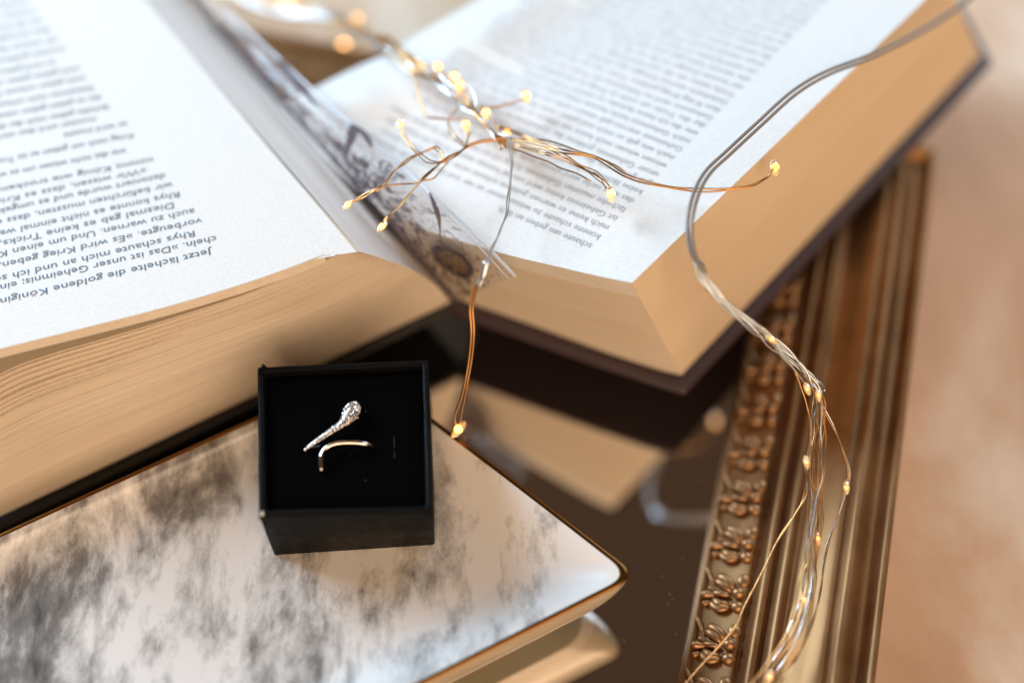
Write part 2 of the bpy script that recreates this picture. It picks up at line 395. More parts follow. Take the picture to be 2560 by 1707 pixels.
P = []
for (x, y, dx, dy) in ((1214, 1534, 18, 4), (1278, 1509, 2, 1), (1306, 1535, 2, 1), (1215, 1571, 2, 1), (1355, 1450, 2, 1), (1112, 1560, 3, 1), (1180, 1240, 3, 6)):
    P.append(tube_vf(px([(x, y, ZF + .0001), (x + dx * .5, y + dy * .2, ZF + .00016), (x + dx, y + dy, ZF + .0001)]), .00010, 5))
v, f = merge(P); mesh('crumbs', v, f, M['bisque'], tray)['kind'] = 'stuff'

# ------------------------------------------------------------------ ring box
ZB0, ZB1 = ZF + .0003, ZF + .0275
top = px([(642, 915, ZB1), (1070, 897, ZB1), (1083, 1279, ZB1), (645, 1289, ZB1)])
bot = px([(684, 1387, ZB0), (1087, 1361, ZB0)])
back = (bot[1] - bot[0]); bn = np.array([-back[1], back[0], 0]); bn /= np.linalg.norm(bn)
bot4 = np.array([bot[0] + bn * .0465, bot[1] + bn * .0475, bot[1], bot[0]])
bc = bot4.mean(0)
box = thing('ring_box', 'open black card jewellery box with foam insert standing on the marbled tray', 'box', tuple(map(float, bc)))
def sub(Q, a, n):  # point on quad edges
    return [Q[a] * (1 - t) + Q[(a + 1) % 4] * t for t in np.linspace(0, 1, n, endpoint=False)]
tc = top.mean(0)
def insetq(Q, d):
    out = []
    for i in range(4):
        a = Q[i - 1] - Q[i]; b = Q[(i + 1) % 4] - Q[i]; a = a / np.linalg.norm(a); b = b / np.linalg.norm(b); out.append(Q[i] + (a + b) * d)
    return np.array(out)
def qring(Q, n=10, wob=0, r=.0008):
    P = []
    for i in range(4):
        p, q = Q[i], Q[(i + 1) % 4]; e = (q - p) / np.linalg.norm(q - p); o_ = Q[i - 1]; e2 = (o_ - p) / np.linalg.norm(o_ - p)
        P += [p + e2 * r, p + e2 * r * .3 + e * r * .3, p + e * r]
        L = np.linalg.norm(q - p)
        for t in np.linspace(.08, .92, n): P.append(p + (q - p) * t)
    P = np.array(P)
    if wob: P = P + rng.normal(0, wob, P.shape) * [1, 1, .6]
    return P
dz = np.array([0, 0, 1.])
rings = [qring(bot4 + dz * .0), qring(bot4 * .5 + top * .5 - dz * 0, wob=.00004), qring(top - dz * .0012, wob=.00006), qring(insetq(top, .00025) - dz * .0003, wob=.00006), qring(insetq(top, .0008), wob=.00007),
         qring(insetq(top, .0015) - dz * .0001, wob=.00006), qring(insetq(top, .0021) - dz * .0007, wob=.00006), qring(insetq(top, .0023) - dz * .006)]
n = len(rings[0]); V = np.vstack(rings); f = [(i * n + j, i * n + (j + 1) % n, (i + 1) * n + (j + 1) % n, (i + 1) * n + j) for i in range(len(rings) - 1) for j in range(n)]
f.append(tuple(range(n)))
o = mesh('card_shell', V, f, M['card'], box, True); fixn(o)
fo = insetq(top, .0025) - dz * .0022
cen = fo.mean(0)
G = np.array([[((fo[0] * (1 - a) + fo[1] * a) * (1 - b) + (fo[3] * (1 - a) + fo[2] * a) * b) - dz * (.0009 * max(abs(2 * a - 1) ** 8, abs(2 * b - 1) ** 8)) for a in np.linspace(0, 1, 25)] for b in np.linspace(0, 1, 25)])
v, f, uv = grid(G); mesh('foam_insert', v, f, M['foam'], box, True, uv)
ZFo = float(cen[2])
# folded paper at corners
def fold(p, q, r_, h):
    P = px([p, q, r_]); c_ = P.mean(0); v = list(P - dz * .0012) + [c_ + dz * h]
    o = mesh('corner_fold', v, [(0, 1, 2), (0, 1, 3), (1, 2, 3), (2, 0, 3)], M['card'], box); fixn(o)
    b = o.modifiers.new('b', 'BEVEL'); b.width = .0003; b.segments = 2
fold((640, 930, ZB1), (655, 903, ZB1), (680, 922, ZB1), .0014)
fold((642, 1296, ZB1), (650, 1278, ZB1), (668, 1294, ZB1), .0005)
fold((1066, 1262, ZB1), (1090, 1290, ZB1), (1060, 1282, ZB1), .0006)
fold((1060, 893, ZB1), (1074, 898, ZB1), (1064, 912, ZB1), .0004)
P = px([(649, 1281, ZB1 + .0003), (658, 1276, ZB1 + .0004), (660, 1286, ZB1 + .0004), (651, 1290, ZB1 + .0003)])
mesh('bare_corner', np.vstack([P, P - dz * .0006]), [(0, 1, 2, 3), (4, 5, 6, 7), (0, 1, 5, 4), (1, 2, 6, 5), (2, 3, 7, 6), (3, 0, 4, 7)], M['wear'], box)
# lint and slit lines on the foam
parts = []
for (x, y, dx, dy) in ((985, 1092, 1, 26), (986, 1128, 0, 16), (875, 1135, 2, 1), (912, 1199, 5, 3), (914, 1025, 1, 6)):
    if y > 1300: continue
    parts.append(tube_vf(px([(x, y, ZFo + .0001), (x + dx * .6, y + dy * .5, ZFo + .0002), (x + dx, y + dy, ZFo + .0001)]), .00005, 5))
v, f = merge(parts); mesh('lint', v, f, M['lint'], box)['kind'] = 'stuff'
# slit that holds the ring
sl = px([(760, 1118, ZFo + .00003), (800, 1112, ZFo + .00003), (800, 1116, ZFo + .00003), (760, 1122, ZFo + .00003)])
mesh('slit', np.vstack([sl, sl - dz * .0004]), [(0, 1, 2, 3), (4, 5, 6, 7)], M['print_dark'], box)

# ------------------------------------------------------------------ ring
rg = thing('snake_ring', 'silver open ring with crystal paved snake head held in black foam', 'ring', tuple(map(float, at(850, 1100, ZFo))))
z0 = ZFo + .0018
path = px([(761, 1124, z0 - .0012), (775, 1114, z0 - .0004), (793, 1101, z0 + .0002), (812, 1089, z0 + .0006), (831, 1076, z0 + .0009), (850, 1063, z0 + .0011), (863, 1052, z0 + .0012), (873, 1040, z0 + .0012), (880, 1027, z0 + .001), (885, 1014, z0 + .0006), (888, 1006, z0)])
rad = np.array([3.0, 4.6, 6, 7.3, 8.3, 10, 14.5, 19.5, 21, 16.5, 5]) / 8.6e3
pc = cr(path, 8); rc = np.clip(cr(rad[:, None], 8)[:, 0], .0003, 1)
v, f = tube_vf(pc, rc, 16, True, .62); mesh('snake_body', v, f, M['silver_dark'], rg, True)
# pave stones: small faceted octahedra-like gems over the upper side
gems = []
T = np.gradient(pc, axis=0); T /= np.linalg.norm(T, axis=1)[:, None]
cum = np.r_[0, np.cumsum(np.linalg.norm(np.diff(pc, axis=0), axis=1))]
s = .0002; row = 0
while s < cum[-1] - .0002:
    p = np.array([np.interp(s, cum, pc[:, k]) for k in range(3)]); r = float(np.interp(s, cum, rc)); tt = np.array([np.interp(s, cum, T[:, k]) for k in range(3)])
    B_ = np.cross(tt, dz); B_ /= np.linalg.norm(B_); N_ = np.cross(B_, tt)
    gr = .00034; cnt = max(1, int(math.pi * r * .9 / (gr * 1.9)))
    for k in range(cnt):
        a = math.pi * ((k + .5 + .5 * (row % 2) * (cnt > 1) * .5) / cnt) if cnt > 1 else math.pi / 2
        nn = math.cos(a) * B_ + math.sin(a) * N_; c_ = p + r * (math.cos(a) * B_ + .62 * math.sin(a) * N_)
        nn = nn + rng.normal(0, .30, 3); nn /= np.linalg.norm(nn)
        e1 = np.cross(nn, tt); e1 /= np.linalg.norm(e1); e2 = np.cross(nn, e1); ph = rng.uniform(0, 6)
        g = gr * rng.uniform(.82, 1.0)
        V_ = [c_ + g * (math.cos(ph + q * math.pi / 3) * e1 + math.sin(ph + q * math.pi / 3) * e2) - nn * g * .2 for q in range(6)] + [c_ + g * .5 * (math.cos(ph + .5 + q * math.pi / 3) * e1 + math.sin(ph + .5 + q * math.pi / 3) * e2) + nn * g * .45 for q in range(6)]
        F_ = [(q, (q + 1) % 6, 6 + q) for q in range(6)] + [((q + 1) % 6, 6 + (q + 1) % 6, 6 + q) for q in range(6)] + [tuple(range(6, 12))]
        gems.append((V_, F_))
    s += gr * 1.7; row += 1
v, f = merge(gems); o = mesh('crystals', v, f, M['stone'], rg); o['kind'] = 'stuff'; fixn(o)
v, f = ell(at(763, 1124, z0 - .0008), (.00055,) * 3); mesh('tail_tip', v, f, M['silver'], rg, True)
band = cr(px([(803, 1172, z0 - .0006), (802, 1155, z0), (804, 1138, z0 + .0004), (813, 1122, z0 + .0006), (829, 1112, z0 + .0008), (850, 1107, z0 + .0009), (880, 1106, z0 + .0008), (905, 1108, z0 + .0004), (922, 1112, z0 - .0008), (940, 1118, z0 - .0032)]), 10)
rb = np.full(len(band), .00066); rb[:10] = np.interp(np.arange(10), [0, 9], [.00072, .00066])
v, f = tube_vf(band, rb, 16, True); mesh('band', v, f, M['silver'], rg, True)
v, f = ell(band[0], (.00072,) * 3, n=12); mesh('band_tip', v, f, M['silver'], rg, True)
v, f = tube_vf(cr(np.array([at(880, 1030, z0), at(900, 1050, z0 - .003), at(920, 1085, z0 - .006)]), 6), .0006, 10); mesh('hidden_shank', v, f, M['silver'], rg, True)
bpy.data.objects['hidden_shank'].name = 'shank'

# ------------------------------------------------------------------ text helper
def text_vf(s):
    cu = bpy.data.curves.new('t', 'FONT'); cu.body = s; cu.size = 1; cu.resolution_u = 2
    o = bpy.data.objects.new('t', cu); COL.objects.link(o); dg = bpy.context.evaluated_depsgraph_get(); dg.update()
    me = o.evaluated_get(dg).to_mesh(); v = np.array([q.co[:] for q in me.vertices]) if len(me.vertices) else np.zeros((0, 3))
    f = [tuple(p.vertices) for p in me.polygons]; o.evaluated_get(dg).to_mesh_clear()
    bpy.data.objects.remove(o); bpy.data.curves.remove(cu); return v, f
_cache = {}
def line_vf(s):
    if s not in _cache: _cache[s] = text_vf(s)
    return _cache[s]

# ------------------------------------------------------------------ left book
ZT, ZBk = .0760, .0255
near_px = [(-420, 985), (-200, 928), (0, 872), (200, 822), (400, 771), (600, 712), (740, 663), (812, 634)]
lb = thing('open_book', 'thick open book with sharp upside-down German text, lying left behind the tray', 'book', tuple(map(float, at(300, 900, .0215))))
near_t = cr(px([(x, y, ZT) for x, y in near_px]), 8)
edge_dir = at(275, 0, ZT) - at(816, 628, ZT); edge_dir /= np.linalg.norm(edge_dir)
LBL = .205
def side(x0, y0, x1, y1, z): 
    a = at(x0, y0, z); b = at(x1, y1, z); d = (b - a) / np.linalg.norm(b - a); return a, d
zpage = lambda x, y: ZT
# top leaf and the bundle of leaves under it
def leafstack(near, z_hi_fn, z_lo_fn, name, mats_, n2=2):
    near = np.asarray(near); n = len(near)
    far = near + edge_dir * LBL
    V = []; 
    for P in (near, far):
        for p in P: V.append((p[0], p[1], z_hi_fn(p)))
    for P in (near, far):
        for p in P: V.append((p[0], p[1], z_lo_fn(p)))
    return V, n
N = len(near_t)
far_t = near_t + edge_dir * LBL
v, f, uv = grid(np.array([near_t, near_t * .5 + far_t * .5, far_t])); o = mesh('page', v, f, M['paper'], lb, True, uv); fixn(o)
# measure along the near edge 0..1
s_t = np.r_[0, np.cumsum(np.linalg.norm(np.diff(near_t, axis=0), axis=1))]; s_t /= s_t[-1]
xs = near_t[:, 0]
th = .0027   # thickness of the lifted bundle
lo = near_t - dz * th
# near face of bundle (slight slant outwards) and underside
v, f, uv = grid(np.array([lo + np.array([0, -.0012, 0]), near_t - dz * .00008])); mesh('leaf_bundle', v, f, M['edge_b'] if 'edge_b' in M else M['edge'], lb, True, np.array(uv)[:, ::1]); 
# single visible leaves at the bundle edge
for q in range(5):
    zz = th * (q + .5) / 5; oo = -.0012 * (q + .5) / 5 - .00025 * rng.uniform(.3, 1.4)
    a = near_t - dz * zz + np.array([0, oo, 0]); b_ = a + edge_dir * .012
    bb = a - dz * .00016
    G = np.array([bb, a, b_]); v, f, uv = grid(G); mesh('leaf', v, f, M['paper'] if q == 0 else M['edge_pale'], lb, True, uv)
# lower block: near-face top curve dips away from the bundle to the left, lower curve is straight on the cover
low_px = [(-420, 1180), (-200, 1055), (0, 934), (120, 887), (250, 849), (400, 804), (600, 740), (740, 684), (850, 636), (900, 629)]
zl = [.059, .0615, .0640, .0658, .0672, .0688, .0708, .0724, .0748, .0754]
topc = cr(px([(x, y, z) for (x, y), z in zip(low_px, zl)]), 8)
c0 = at(1133, 752, ZBk); c1 = at(0, 1290, ZBk); c2 = at(-420, 1490, ZBk)
Nn = len(topc)
tt = np.linspace(0, 1, Nn)
cl_ = np.r_[0, np.cumsum(np.linalg.norm(np.diff(topc, axis=0), axis=1))]; cl_ /= cl_[-1]
botc = np.array([c2 + (c0 - c2) * q for q in cl_])
bow = lambda w: np.array([0, -.0016, 0]) * math.sin(math.pi * w)
HUMP = np.array([.75, .25, 1]) * .0036
gr_ = np.random.default_rng(3); dips = [(gr_.uniform(.60, .995) , gr_.uniform(.0015, .004), gr_.uniform(.0003, .0010)) for _ in range(26)] + [(gr_.uniform(.02, .6), gr_.uniform(.002, .006), gr_.uniform(.00005, .0002)) for _ in range(16)]
def groove(w): return sum(d_ * math.exp(-((w - c_) / s_) ** 2) for c_, s_, d_ in dips)
fadeL = np.clip((.92 - cl_) / .45, .06, 1)
rows = [botc * (1 - w) + topc * w + bow(w) + np.array([0, 1, 0])[None] * (groove(w) * (fadeL if w > .6 else np.ones(Nn)))[:, None] + HUMP[None] * (math.sin(math.pi * w) * np.clip((cl_ - .88) / .12, 0, 1) ** 2)[:, None] for w in np.linspace(0, 1, 220)]
G = np.array(rows).transpose(1, 0, 2)
v, f, uv = grid(G); o = mesh('page_edges', v, f, M['edge'], lb, True, uv)
# gatherings of leaves that stand a little proud in the fanned part
for q in range(8):
    w = .995 - .035 * q - .012 * rng.uniform(0, 1); base = botc * (1 - w) + topc * w + bow(w)
    fade = np.clip((.80 - .04 * q - cl_) / .5, 0, 1) ** .7
    a = base + np.array([0, -1, .1])[None] * (rng.uniform(.0005, .0011) * fade)[:, None]; tk = rng.uniform(.00025, .0006)
    G = np.array([base - dz * tk + np.array([0, .001, 0]), a - dz * tk, a, base + np.array([0, .001, 0])])[:, fade > .01]; v, f, uv = grid(G); mesh('leaf', v, f, M['edge'], lb, False, uv)
# top surface of lower block and the sloping fore-edge
G = np.array([topc + edge_dir * t_ for t_ in np.linspace(0, LBL, 6)]); v, f, uv = grid(G); o = mesh('block_top', v, f, M['shaded_paper'], lb, True, uv); fixn(o)
rt = topc[-1]; fe_dir = edge_dir
# fore-edge: ridge line -> base line
ridge = [at(900, 629, ZT - .0006), at(600, 285, ZT - .0006), at(360, 0, ZT - .0006)]
base_l = [at(1133, 752, ZBk), at(918, 513, ZBk), at(785, 375, ZBk), at(600, 175, ZBk), at(452, 0, ZBk)]
rd = (ridge[-1] - ridge[0]); rd /= np.linalg.norm(rd); bd = (base_l[-1] - base_l[0]); bd /= np.linalg.norm(bd)
print('ridge/base dirs', rd, bd, edge_dir)
G = []
for w in np.linspace(0, 1, 14):
    L0 = ridge[0] * (1 - w) + base_l[0] * w; dd = rd * (1 - w) + bd * w; dd /= np.linalg.norm(dd)
    hump = HUMP * math.sin(math.pi * w)
    G.append([L0 + dd * t_ + hump * (1 + min(.4, t_ * 8)) + bow(w) * max(0, 1 - t_ / .02) for t_ in np.r_[0, np.linspace(.0005, LBL, 22)]])
G = np.array(G).transpose(1, 0, 2)
v, f, uv = grid(G); o = mesh('fore_edge', v, f, M['fore'], lb, True, uv); fixn(o)
# slipped leaves along the right edge of the page
for (x0, y0, x1, y1, zz) in ((826, 637, 292, 0, ZT - .00008), (838, 640, 312, 0, ZT - .0002), (853, 635, 330, 0, ZT - .0003), (872, 633, 346, 0, ZT - .0004), (892, 630, 362, 0, ZT - .0005)):
    a, d = side(x0, y0, x1, y1, zz); L = LBL
    P = [a, a + d * L]; w_ = np.array([-.02, -.002, 0])
    G = np.array([[p + w_ for p in P], P, [p - dz * .00035 for p in P]]); v, f, uv = grid(G); o = mesh('leaf', v, f, M['paper'], lb, False, uv)
# cover board
cvp = [at(-420, 1535, .0215)[:2], at(0, 1336, .0215)[:2], at(1152, 772, .0215)[:2]]
e_ = at(478, 0, .0245)[:2] - at(1160, 762, .0245)[:2]; e_ /= np.linalg.norm(e_)
cvp += [cvp[2] + e_ * (LBL + .01), cvp[0] + e_ * (LBL + .01)]
slab('cover_board', cvp, .0214, .0247, M['cover_l'], lb, .0009, 3)

# text on the left page
bl = lambda x, y: at(x, y, ZT)[:2]
lines = [("Jetzt lächelte die goldene ", "Königin", (527, 622), (122, 718)),
         ("cheln. »Das ist unser Geheimnis; ", "ein", (541, 589), (45, 702)),
         ("Rhys schaute mich an und ", "ich schaute", (488, 576), (77, 672)),
         ("vorbeugte. »Es wird Krieg ", "geben, und", (504, 545), (96, 636)),
         ("auch zu warnen. Und um ", "einen Krieg", (486, 521), (112, 604)),
         ("Diesmal gab es keine ", "Tricks, und es", (436, 506), (105, 580)),
         ("Rhys konnte es nicht ", "einmal warnen", (450, 478), (143, 546)),
         ("wir befürchten mussten, ", "dass es gab", (431, 455), (78, 532)),
         ("detoniert wurde und es ", "umgekehrt", (414, 433), (87, 503)),
         ("»Wir wissen, dass es ", "Krieg geben", (366, 420), (52, 486)),
         ("nimmt König wie ", "trockene und", (383, 393), (121, 445))]
Vt = []; Ft = []
def place(v, f, origin, ex, ey, sx, sy, zf, store):
    if len(v) == 0: return
    b = len(store[0]); P = origin[None] + v[:, :1] * sx * ex[None] + v[:, 1:2] * sy * ey[None]
    store[0].extend([(p[0], p[1], zf(p[0], p[1])) for p in P]); store[1].extend([tuple(i + b for i in q) for q in f])
FS = .0035
zt_ = lambda x, y: ZT + .00012
for a_, b_, st, an in lines:
    o_ = bl(*st); q_ = bl(*an); ex = q_ - o_; L = np.linalg.norm(ex); ex /= L; ey = np.array([-ex[1], ex[0]])
    v1, f1 = line_vf(a_ + b_); v0, f0 = line_vf(a_.rstrip()); 
    w0 = v0[:, 0].max() + .28; sx = L / w0
    place(v1, f1, o_, ex, ey, sx, FS, zt_, (Vt, Ft))
exd = ex; 
words = "und es wird mich nicht einmal warnen dass ich schaute wie wir wissen mussten konnte keine Tricks Krieg geben gab um an zu die goldene Königin lächelte Geheimnis unser ist das".split()
def salad(w):
    s = ''
    while len(s) < w: s += random.choice(words) + ' '
    return s[:w]
margin = [(362, 362), (334, 333), (318, 304), (286, 284), (272, 262), (254, 238), (236, 214), (214, 190), (200, 166), (182, 143), (163, 118), (145, 94), (126, 70), (108, 47), (90, 24), (72, 1), (54, -22), (36, -45), (18, -68)]
for i, (x, y) in enumerate(margin):
    ex = bl(x - 300, y + 56 + max(0, (y - 300)) * .04) - bl(x, y); ex /= np.linalg.norm(ex); ey = np.array([-ex[1], ex[0]])
    ind = 5 if i in (0, 3, 9) else 0
    v, f = line_vf(salad(40 if i not in (2,) else 14)); place(v, f, bl(x, y) + ex * ind * .0012, ex, ey, FS * .98, FS, zt_, (Vt, Ft))
mesh('printed_text', Vt, Ft, M['ink'], lb)

# ------------------------------------------------------------------ right book
RT, RB = .0812, .0258
rbk = thing('thick_book', 'second open book behind, its plum cover resting on the bronze mirror frame', 'book', tuple(map(float, at(1750, 700, .0215))))
ntop = cr(px([(955, 532, .058), (1000, 549, .0595), (1110, 590, .064), (1266, 636, .0705), (1400, 668, .0755), (1500, 691, .079), (1580, 707, RT)]), 8)
ZL = .058
fdir = at(2313, 0, RT) - at(1580, 707, RT); RL = np.linalg.norm(at(2362, -48, RT) - at(1580, 707, RT)); fdir /= np.linalg.norm(fdir)
crest = cr(px([(700, 266, ZL - .004), (740, 247, ZL - .001), (800, 216, ZL), (880, 176, ZL), (940, 150, ZL), (975, 138, ZL - .001), (1000, 120, ZL - .001), (1060, 80, ZL), (1140, 35, ZL), (1220, -12, ZL), (1400, -118, ZL), (1560, -210, ZL)]), 6)
n1 = 40
def resample(P, n):
    s = np.r_[0, np.cumsum(np.linalg.norm(np.diff(P, axis=0), axis=1))]; q = np.linspace(0, s[-1], n); return np.array([np.interp(q, s, P[:, k]) for k in range(3)]).T
foreT = np.array([at(1580, 707, RT) + fdir * RL * t_ for t_ in np.linspace(0, 1, n1)])
leftT = np.vstack([resample(np.vstack([ntop[:1], ntop[:1] * .5 + crest[:1] * .5 - [.002, 0, 0], crest[:1]]), 12)[:-1], resample(crest, n1 - 11)])
# Coons style surface between left boundary and fore-edge; near boundary follows ntop
m1 = 36; nt = resample(ntop, m1); ft = np.array([leftT[-1] * (1 - t_) + foreT[-1] * t_ for t_ in np.linspace(0, 1, m1)])
G = np.zeros((n1, m1, 3))
for i in range(n1):
    u = i / (n1 - 1)
    for j in range(m1):
        w = j / (m1 - 1)
        G[i, j] = (1 - w) * leftT[i] + w * foreT[i] + (1 - u) * nt[j] + u * ft[j] - ((1 - u) * (1 - w) * nt[0] + (1 - u) * w * nt[-1] + u * (1 - w) * ft[0] + u * w * ft[-1])
        G[i, j, 2] += .0035 * math.exp(-((w - .14) / .10) ** 2) * min(1, u * 4)
v, f, uv = grid(G); o = mesh('page', v, f, M['paper'], rbk, True, uv); fixn(o)
# page rolling down behind the crest
roll = []
for h, w in ((0, 0), (.0015, .001), (.005, .0035), (.012, .0055), (.025, .006), (.052, .004)):
    q = leftT[11:].copy(); nrm = np.array([-fdir[1], fdir[0], 0]); q = q + nrm * w; q[:, 2] = np.maximum(q[:, 2] - h, RB); roll.append(q)
v, f, uv = grid(np.array(roll)); mesh('rolled_leaf', v, f, M['paper'], rbk, True, uv)
# near face, in two layers: pale upper leaves and the cream block
nb = cr(px([(1141, 746, RB), (1300, 802, RB), (1500, 876, RB), (1640, 922, RB), (1703, 938, RB)]), 8); nb = resample(nb, m1)
ntr = nt
wmid = .86
mid_ = nb * (1 - wmid) + ntr * wmid
for nm, a_, b_, mm, k0 in (('page_edges', nb, mid_, M['edge_r'], 10), ('pale_leaves', mid_, ntr, M['edge_pale'], 3)):
    G = np.array([a_ * (1 - w) + b_ * w for w in np.linspace(0, 1, k0)]).transpose(1, 0, 2); v, f, uv = grid(G); mesh(nm, v, f, mm, rbk, True, uv)
fb0 = at(1703, 938, RB); fb1 = at(2453, 138, RB)
foreB = np.array([fb0 + (fb1 - fb0) * t_ for t_ in np.linspace(0, 1, n1)])
G = np.array([foreB * (1 - w) + foreT * w for w in np.linspace(0, 1, 12)]).transpose(1, 0, 2); v, f, uv = grid(G); mesh('fore_edge', v, f, M['fore_r'], rbk, True, uv)
farB = np.array([foreB[-1] + (ft[0] * [1, 1, 0] + [0, 0, RB] - foreB[-1]) * t_ for t_ in np.linspace(1, 0, m1)])
G = np.array([farB * (1 - w) + ft * w for w in np.linspace(0, 1, 5)]).transpose(1, 0, 2); v, f, uv = grid(G); mesh('far_edges', v, f, M['edge_r'], rbk, True, uv)
# cover
cv = [at(1125, 790, .0215)[:2], at(1300, 852, .0215)[:2], at(1500, 922, .0215)[:2], at(1640, 968, .0215)[:2], at(1712, 990, .0215)[:2], at(2478, 168, .0215)[:2], at(2395, 20, .0215)[:2]]
cv += [ft[0][:2] + [.01, .012], leftT[20][:2] + [.012, .002], at(1141, 746, .0215)[:2] + [0.004, .012]]
slab('cover_board', cv, .0213, .0247, M['cover_r'], rbk, .0012, 3)
# blurred print on the right page
Vt = []; Ft = []
from mathutils.bvhtree import BVHTree
pg = [o for o in rbk.children if o.name.startswith('page') and 'edge' not in o.name][0]
bvh = BVHTree.FromPolygons([tuple(q.co) for q in pg.data.vertices], [tuple(p.vertices) for p in pg.data.polygons])
bb = np.array(rbk['_base'])
def zr(x, y):
    h = bvh.ray_cast(Vector((x - bb[0], y - bb[1], 1)), Vector((0, 0, -1)))
    return (h[0].z + bb[2] + .00015) if h[0] is not None else None
fe2 = fdir[:2]
nd = nt[-1][:2] - nt[8][:2]; nd /= np.linalg.norm(nd)
r0 = at(1484, 590, RT)[:2]; r1 = at(2052, 0, RT)[:2]; rl = np.linalg.norm(r1 - r0); rdn = (r1 - r0) / rl
l0_ = at(1188, 478, .070)[:2]
exr = -(r0 - l0_) / np.linalg.norm(r0 - l0_)
nl = 38; spc = .0042 * 1.02
for i in range(nl + 4):
    st = r0 + rdn * spc * i
    a = exr * (1 - min(1, i / 30)) + (-nd) * min(1, i / 30) if False else exr
    ey = np.array([-a[1], a[0]])
    wch = 66 if i not in (0, 5, 13, 22) else (24 if i == 0 else 50)
    s_ = salad(wch); v, f = line_vf(s_)
    if len(v) == 0: continue
    # upside-down lines start at the right
    P = st[None] + v[:, :1] * FS * .98 * a[None] - v[:, 1:2] * FS * ey[None] * -1
    zz = [zr(*p) for p in P]; b = len(Vt); ok = [z is not None for z in zz]
    lim = at(905, 300, RT)[:2]
    Vt.extend([(p[0], p[1], z if z is not None else RT) for p, z in zip(P, zz)])
    Ft.extend([tuple(j + b for j in q) for q in f if all(ok[j] for j in q)])
mesh('printed_text', Vt, Ft, M['ink2'], rbk)

# ------------------------------------------------------------------ printed film dust jacket between the books
jk = thing('jacket_film', 'clear printed dust jacket flap with gold medallion standing up between the two books', 'dust jacket', tuple(map(float, at(1140, 765, .0248))))
Rl = cr(px([(1140, 764, .027), (1050, 655, .052), (962, 545, .063), (860, 430, .066), (700, 252, .066), (560, 92, .062), (430, -60, .058)]), 10)
Tl = cr(px([(1290, 692, .0700), (1200, 600, .0760), (1100, 505, .0760), (1000, 410, .0740), (850, 285, .0720), (700, 150, .069), (560, 20, .066)]), 10)
J = []
for w in np.linspace(0, 1, 14):
    J.append(Rl * (1 - w) + Tl * w + dz * .002 * math.sin(math.pi * w))
Jg = np.array(J).transpose(1, 0, 2)
v, f, uv = grid(Jg); mesh('film', v, f, M['film'], jk, True, uv)
v, f = tube_vf(Tl, .00055, 8, True, .4); mesh('free_edge', v, f, M['film_edge'], jk, True)
v, f = tube_vf(Rl, .0005, 8, True, .5); mesh('fold', v, f, M['cover_r'], jk, True)
low = Tl - (Tl - Rl) * .10; v, f = tube_vf(low[:45] + dz * .0006, .0003, 6, True, .4); mesh('second_edge', v, f, M['film_edge'], jk, True)
def on_film(u, w): # u along, w across
    i = u * (len(Jg) - 1); i0 = int(min(i, len(Jg) - 2)); j = w * 13; j0 = int(min(j, 12)); a = i - i0; b = j - j0
    return (Jg[i0, j0] * (1 - a) + Jg[i0 + 1, j0] * a) * (1 - b) + (Jg[i0, j0 + 1] * (1 - a) + Jg[i0 + 1, j0 + 1] * a) * b
def disc(c, r0, r1, m_, nm, lift, n=40):
    V = []
    e1 = on_film(c[0] + .03, c[1]) - on_film(c[0], c[1]); e2 = on_film(c[0], c[1] + .1) - on_film(c[0], c[1]); nn = np.cross(e1, e2); nn /= np.linalg.norm(nn)
    if nn[2] < 0: nn = -nn
    e1 /= np.linalg.norm(e1); e2 = np.cross(nn, e1); c_ = on_film(*c) + nn * lift
    for k in range(n):
        a = 2 * math.pi * k / n
        for r in (r0, r1): V.append(c_ + r * (math.cos(a) * e1 + math.sin(a) * e2))
    f = [(2 * k, 2 * k + 1, (2 * k + 3) % (2 * n), (2 * k + 2) % (2 * n)) for k in range(n)]
    mesh(nm, V, f, m_, jk)
def proj(p):
    q = (np.asarray(p) - [0, 0, HC]) @ W; return q[:2] / q[2] * F + [CX, CY]
def find(x, y):
    best = min((float(np.hypot(*(proj(on_film(u, w)) - [x, y]))), u, w) for u in np.linspace(0, .95, 60) for w in np.linspace(0, .97, 30)); return best[1], best[2]
disc(find(1128, 668), 0.0001, .0052, M['medal'], 'gold_medallion', .0012)
disc(find(1128, 666), .0050, .0078, M['print_dark'], 'medallion_border', .0016)
disc(find(1160, 730), 0.0001, .0022, M['medal'], 'gold_medallion', .0006)
def blade(P, wd):
    C_ = []
    for i, (x, y) in enumerate(P):
        u, w = find(x, y); C_.append(on_film(u, w) + dz * .0006)
    C_ = cr(np.array(C_), 6); n = len(C_); T_ = np.gradient(C_, axis=0); L_ = []; R_ = []
    for i in range(n):
        s_ = np.cross(T_[i] / np.linalg.norm(T_[i]), dz); h = wd * math.sin(math.pi * (i + .6) / (n + .2)) ** .7; L_.append(C_[i] + s_ * h); R_.append(C_[i] - s_ * h)
    v, f, uv = grid(np.array([L_, R_])); mesh('printed_ornament', v, f, M['print_dark'], jk)
_pd = M['print_dark']; M['print_dark'] = mat('print_grey', (.13, .11, .14), .5)
blade([(905, 300), (882, 345), (862, 392)], .0017)
blade([(905, 300), (925, 335), (930, 370)], .0010)
blade([(1085, 480), (1098, 540), (1104, 605)], .0009)
blade([(700, 155), (735, 205), (790, 270)], .0011)
blade([(985, 560), (1010, 590), (1040, 640)], .0014)
for q in range(26):
    x = rng.uniform(830, 985); y = 350 + (x - 830) * .75 + rng.uniform(-10, 75); a = rng.uniform(0, 6.28); l_ = rng.uniform(10, 24)
    blade([(x, y), (x + l_ * math.cos(a), y + l_ * math.sin(a)), (x + l_ * 1.6 * math.cos(a + .6), y + l_ * 1.6 * math.sin(a + .6))], rng.uniform(.0004, .0010))

